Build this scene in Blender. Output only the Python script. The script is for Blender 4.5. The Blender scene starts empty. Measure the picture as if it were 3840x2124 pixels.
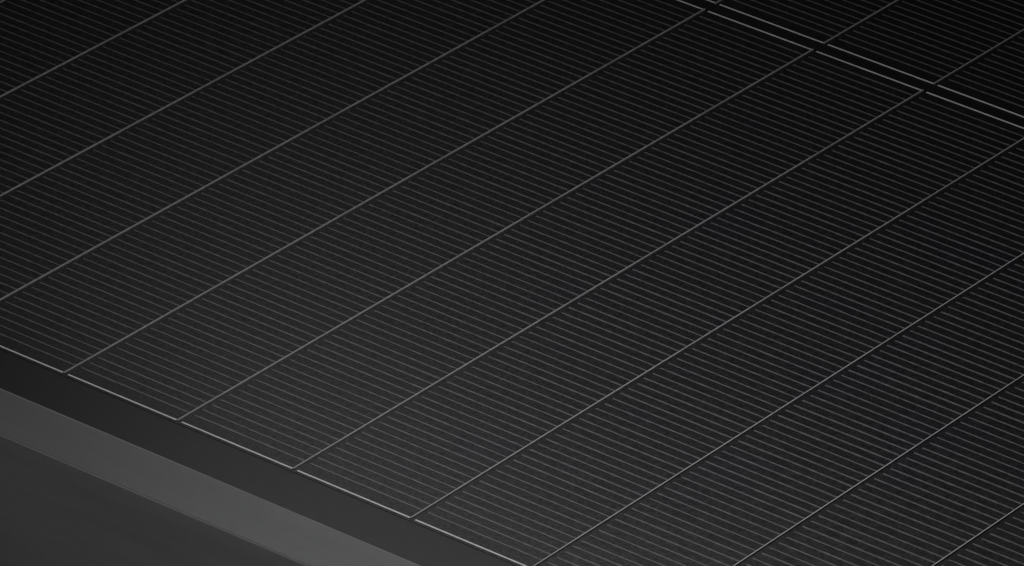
import bpy, math, random
from mathutils import Matrix, Vector

C = bpy.context.scene.collection
P = 0.01176            # busbar pitch of the cells, metres; every length below is in pitches

# ------------------------------------------------------------------ camera
R = ((0.80573857, 0.5893022, 0.05923069),
     (0.32007528, -0.34910972, -0.88072369),
     (-0.4983344, 0.72859133, -0.46991223))
CAM = Vector((32.97364992, -38.42774104, 26.82789882)) * P
cam_d = bpy.data.cameras.new("camera")
cam = bpy.data.objects.new("camera", cam_d)
C.objects.link(cam)
cx, cy, cz = Vector(R[0]), -Vector(R[1]), -Vector(R[2])
m = Matrix((cx, cy, cz)).transposed().to_4x4()
m.translation = CAM
cam.matrix_world = m
cam_d.sensor_width = 36.0
cam_d.lens = 30133.19 / 3840.0 * 36.0
cam_d.clip_start = 0.01
cam_d.clip_end = 50.0
bpy.context.scene.camera = cam

# ------------------------------------------------------------------ world, exposure, lamps
sc = bpy.context.scene
sc.view_settings.view_transform = 'Standard'
sc.view_settings.look = 'None'
sc.view_settings.exposure = 0.0
sc.view_settings.gamma = 1.0
sc.cycles.pixel_filter_type = 'BLACKMAN_HARRIS'
sc.cycles.filter_width = 1.1      # a crisp, slightly sharpened picture like the photograph
w = bpy.data.worlds.new("World")
sc.world = w
w.use_nodes = True
w.node_tree.nodes["Background"].inputs[0].default_value = (0.9, 0.95, 1.0, 1)
w.node_tree.nodes["Background"].inputs[1].default_value = 0.006


def area(name, loc, aim, size, power, col=(1, 1, 1)):
    d = bpy.data.lights.new(name, 'AREA')
    d.shape = 'DISK'
    d.size = size * P
    d.energy = power
    d.color = col
    o = bpy.data.objects.new(name, d)
    C.objects.link(o)
    o.location = Vector(loc) * P
    o.rotation_euler = (Vector(aim) * P - Vector(loc) * P).to_track_quat('-Z', 'Y').to_euler()
    return o


# key: small softbox above the near half of the panel; its light falls off towards the far corners
area("key_lamp", (7.0, 1.9, 6.8), (6.8, 1.7, 0.0), 2.0, 0.083, (0.985, 0.99, 1.0))
# glow: lamp over the far side whose broad mirror glow in the textured glass lies on the near edge
area("glow_lamp", (-2.4, 10.3, 10.6), (3.2, 3.0, 0.0), 3.0, 0.0122, (0.99, 0.995, 1.0))
# fill: added front lamp out of view, gives the outer side of the frame its grey
area("fill_lamp", (9.0, -11.0, 1.2), (4.0, -0.9, -0.6), 3.0, 0.112)

# ------------------------------------------------------------------ materials
def mat(name):
    m_ = bpy.data.materials.new(name)
    m_.use_nodes = True
    nt = m_.node_tree
    return m_, nt, nt.nodes["Principled BSDF"]


def noise(nt, scale, detail=3.0, stretch=None):
    tc = nt.nodes.new('ShaderNodeTexCoord')
    n = nt.nodes.new('ShaderNodeTexNoise')
    n.inputs['Scale'].default_value = scale
    n.inputs['Detail'].default_value = detail
    if stretch:
        mp = nt.nodes.new('ShaderNodeMapping')
        mp.inputs['Scale'].default_value = stretch
        nt.links.new(tc.outputs['Object'], mp.inputs['Vector'])
        nt.links.new(mp.outputs['Vector'], n.inputs['Vector'])
    else:
        nt.links.new(tc.outputs['Object'], n.inputs['Vector'])
    return n.outputs['Fac']


def ramp(nt, fac, stops):
    r = nt.nodes.new('ShaderNodeValToRGB')
    els = r.color_ramp.elements
    for i, (p, c) in enumerate(stops):
        e = els[i] if i < 2 else els.new(p)
        e.position = p
        e.color = (*c, 1)
    nt.links.new(fac, r.inputs[0])
    return r.outputs['Color']


def mapr(nt, fac, a, b, lo=0.3, hi=0.7):
    r = nt.nodes.new('ShaderNodeMapRange')
    r.inputs['From Min'].default_value = lo
    r.inputs['From Max'].default_value = hi
    r.inputs['To Min'].default_value = a
    r.inputs['To Max'].default_value = b
    nt.links.new(fac, r.inputs['Value'])
    return r.outputs['Result']


def laminate(name, lo, mid, hi, rough=0.394, metallic=0.0, grain=0.0, speck=0.02):
    """something seen in the face of the textured solar glass"""
    m_, nt, b = mat(name)
    col = ramp(nt, noise(nt, 110.0, 3.0), [(0.36, lo), (0.64, hi), (0.5, mid)])
    if grain:
        g = ramp(nt, noise(nt, 1500.0, 2.0), [(0.3, (1 - grain,) * 3), (0.7, (1 + 0 * grain,) * 3)])
        mx = nt.nodes.new('ShaderNodeMixRGB')
        mx.blend_type = 'MULTIPLY'
        mx.inputs[0].default_value = 1.0
        nt.links.new(col, mx.inputs[1])
        nt.links.new(g, mx.inputs[2])
        col = mx.outputs[0]
    nt.links.new(col, b.inputs['Base Color'])
    nt.links.new(mapr(nt, noise(nt, 900.0, 4.0), rough - 0.03, rough + 0.03), b.inputs['Roughness'])
    b.inputs['IOR'].default_value = 1.5
    nt.links.new(mapr(nt, noise(nt, 3000.0, 3.0), 0.5 - speck, 0.5 + speck), b.inputs['Specular IOR Level'])
    b.inputs['Metallic'].default_value = metallic
    return m_


M_CELL = laminate("black_silicon", (0.0034, 0.0034, 0.0031), (0.0032, 0.0032, 0.0035), (0.0030, 0.0030, 0.0042), grain=0.5, speck=0.17)
M_SHEET = laminate("black_backing_under_glass", (0.0014, 0.0014, 0.0014), (0.0016, 0.0016, 0.0016), (0.0017, 0.0017, 0.0018))
M_FING = laminate("silver_finger_print", (0.052, 0.052, 0.051), (0.055, 0.055, 0.056), (0.053, 0.053, 0.057), grain=0.45)
M_EDGE = laminate("silver_edge_print", (0.245, 0.245, 0.242), (0.275, 0.275, 0.275), (0.265, 0.265, 0.273), grain=0.25)
M_BUS = laminate("tinned_busbar", (0.118, 0.118, 0.116), (0.145, 0.145, 0.145), (0.135, 0.135, 0.141), grain=0.25)

M_FRAME, nt, b = mat("black_anodised_aluminium")
nt.links.new(ramp(nt, noise(nt, 60.0, 4.0, (1.0, 8.0, 8.0)), [(0.3, (0.044, 0.044, 0.044)), (0.7, (0.053, 0.053, 0.053))]),
             b.inputs['Base Color'])
nt.links.new(mapr(nt, noise(nt, 1500.0, 4.0), 0.36, 0.44), b.inputs['Roughness'])
b.inputs['Metallic'].default_value = 0.0
bp = nt.nodes.new('ShaderNodeBump')
bp.inputs['Strength'].default_value = 0.05
bp.inputs['Distance'].default_value = 0.00005
nt.links.new(noise(nt, 5200.0, 3.0), bp.inputs['Height'])
nt.links.new(bp.outputs[0], b.inputs['Normal'])

M_HIGHLIGHT, nt, b = mat("painted_highlight_on_frame_arris")  # lighter grey that paints the highlight along the lip's inner and outer edges
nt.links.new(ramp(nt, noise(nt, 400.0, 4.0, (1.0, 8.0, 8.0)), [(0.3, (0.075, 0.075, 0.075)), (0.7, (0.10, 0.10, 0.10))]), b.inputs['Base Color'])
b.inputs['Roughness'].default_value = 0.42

M_FLOOR, nt, b = mat("dark_studio_surface")
nt.links.new(ramp(nt, noise(nt, 14.0, 5.0), [(0.3, (0.018, 0.018, 0.018)), (0.7, (0.026, 0.026, 0.026))]), b.inputs['Base Color'])
b.inputs['Roughness'].default_value = 0.7


# ------------------------------------------------------------------ mesh helpers (pitch units in, metres out)
class MB:
    def __init__(self):
        self.v, self.f = [], []

    def box(self, u0, u1, v0, v1, z0, z1):
        n = len(self.v)
        for z in (z0, z1):
            for (x, y) in ((u0, v0), (u1, v0), (u1, v1), (u0, v1)):
                self.v.append((x * P, y * P, z * P))
        self.f += [(n, n + 3, n + 2, n + 1), (n + 4, n + 5, n + 6, n + 7), (n, n + 1, n + 5, n + 4), (n + 1, n + 2, n + 6, n + 5),
                   (n + 2, n + 3, n + 7, n + 6), (n + 3, n, n + 4, n + 7)]
        return self

    def mesh(self, name, material):
        me = bpy.data.meshes.new(name)
        me.from_pydata(self.v, [], self.f)
        me.materials.append(material)
        me.update()
        return me


def link(name, me, parent=None, loc=(0, 0, 0)):
    o = bpy.data.objects.new(name, me)
    C.objects.link(o)
    o.parent = parent
    o.location = Vector(loc) * P
    return o


# ------------------------------------------------------------------ sizes
L = 7.7369             # near to far edge line of one half cell
GAP = 0.15725          # far edge line to the near edge line of the next cell
ROWP = L + GAP
NB = 16                # busbars of a cell
U0 = -4.0              # first busbar of the cell in view
WID = 16.15            # cell pitch along the frame
COLS = (-1, 0, 1)
ROWS = (0, 1, 2)
GZ = 0.0               # level of the printed lines seen in the glass
LIP = 0.075            # how far the frame lip stands above the glass
V_IN = -0.4373 - 1.432 * LIP
V_OUT = -0.9800 - 1.432 * LIP
H = 2.55               # height of the frame

floor = link("floor", MB().box(-400, 400, -400, 400, -H - 1.0, -H).mesh("floor", M_FLOOR))
floor['kind'] = 'structure'

panel = bpy.data.objects.new("solar_panel", None)
C.objects.link(panel)
panel.empty_display_size = 0.05
panel['label'] = "black solar panel with thin silver grid lines and a plain dark grey frame"
panel['category'] = "solar panel"

u_lo = U0 - 0.5 + COLS[0] * WID - 0.9
u_hi = U0 + NB - 0.5 + COLS[-1] * WID + 0.9
v_hi = ROWS[-1] * ROWP + L + 0.5
CELLTOP = -0.004

# opaque laminate slab under the cells; glass gloss is built into its material
link("laminate_sheet", MB().box(u_lo, u_hi, -0.70, v_hi, -0.30, -0.007).mesh("laminate_sheet", M_SHEET), panel)

# frame: one closed ring swept from an L profile (lip over the glass, tall outer side), rounded arrises
inner = -V_IN          # lip reaches this far outside the edge line
prof = []


def arc(cx_, cz_, r, a0, a1, n=6):
    return [(cx_ + r * math.cos(math.radians(a0 + (a1 - a0) * i / n)), cz_ + r * math.sin(math.radians(a0 + (a1 - a0) * i / n)))
            for i in range(n + 1)]


# profile in (outward distance d from inner lip edge, z); d grows outwards
W = V_IN - V_OUT
r_i, r_o = 0.022, 0.026
prof += [(0.0, -0.012 + 0.002)]
# eased inner edge, then the flat of the lip
prof += [(0.0, LIP - 0.026), (0.006, LIP - 0.018), (0.052, LIP)]
prof += arc(W - r_o, LIP - r_o, r_o, 90, 0)
prof += [(W, -H), (-0.9, -H), (-0.9, -H + 0.12), (W - 0.14, -H + 0.12), (W - 0.14, -0.302), (0.0, -0.302)]
iu0, iu1 = u_lo + 0.45, u_hi - 0.45
iv0, iv1 = V_IN, v_hi - 0.02
verts, faces = [], []
corners = [(iu0, iv0, -1, -1), (iu1, iv0, 1, -1), (iu1, iv1, 1, 1), (iu0, iv1, -1, 1)]
n = len(prof)
for (cu, cv, su, sv) in corners:
    for (d, z) in prof:
        verts.append(((cu + su * d) * P, (cv + sv * d) * P, z * P))
for k in range(4):
    a, c = k * n, ((k + 1) % 4) * n
    for i in range(n):
        j = (i + 1) % n
        faces.append((a + i, c + i, c + j, a + j))
me = bpy.data.meshes.new("frame")
me.from_pydata(verts, [], faces)
me.materials.append(M_FRAME)
me.update()
me.materials.append(M_HIGHLIGHT)
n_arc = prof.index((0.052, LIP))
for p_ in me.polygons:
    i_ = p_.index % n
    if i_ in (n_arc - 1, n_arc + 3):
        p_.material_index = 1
import bmesh
bm = bmesh.new()
bm.from_mesh(me)
bmesh.ops.recalc_face_normals(bm, faces=bm.faces)
bm.to_mesh(me)
bm.free()
link("frame", me, panel)

# ------------------------------------------------------------------ the half cell (origin at first busbar, near edge line)
NF, F0, FD = 78, 0.138, 0.0972
cell_me = MB().box(-0.50, NB - 0.5, -0.035, L + 0.035, -0.014, CELLTOP).mesh("solar_cell", M_CELL)

FW = 0.0090            # half width of a finger
fg = MB()
rnd = random.Random(4)
for i in range(NF):
    v = F0 + FD * i
    for k in range(-1, NB):
        a = k + 0.038 if k >= 0 else -0.44
        e = k + 1 - 0.012 if k < NB - 1 else NB - 0.56
        h_ = FW * rnd.uniform(0.86, 1.14)
        c_ = v + rnd.uniform(-0.0014, 0.0014)
        fg.box(a + rnd.uniform(-0.006, 0.006), e + rnd.uniform(-0.004, 0.002), c_ - h_, c_ + h_, CELLTOP - 0.001, CELLTOP + 0.0015)
fing_me = fg.mesh("finger_grid", M_FING)


def edge_mesh(v0):
    eg = MB()
    for k in range(-1, NB):
        a = k + 0.034 if k >= 0 else -0.47
        e = k + 1 - 0.010 if k < NB - 1 else NB - 0.53
        eg.box(a, e, v0 - 0.0092, v0 + 0.0092, CELLTOP - 0.001, CELLTOP + 0.0020)
    return eg.mesh("edge_line", M_EDGE)


edge_n, edge_f = edge_mesh(0.0), edge_mesh(L)

bb = MB()
bb.box(-0.0058, 0.0058, -0.006, L + 0.006, CELLTOP - 0.001, CELLTOP + 0.009)
bus_me = bb.mesh("busbar", M_BUS)

cell0 = link("solar_cell", cell_me, panel, (U0, 0, 0))
link("finger_grid", fing_me, cell0)
link("edge_line", edge_n, cell0)
link("edge_line", edge_f, cell0)
for k in range(NB):
    link("busbar", bus_me, cell0, (k, 0, 0))

for cc in COLS:
    for rr in ROWS:
        if cc == 0 and rr == 0:
            continue
        c2 = cell0.copy()
        C.objects.link(c2)
        c2.parent = panel
        c2.location = Vector((U0 + cc * WID, rr * ROWP, 0)) * P
        for ch in list(cell0.children):
            d = ch.copy()
            C.objects.link(d)
            d.parent = c2
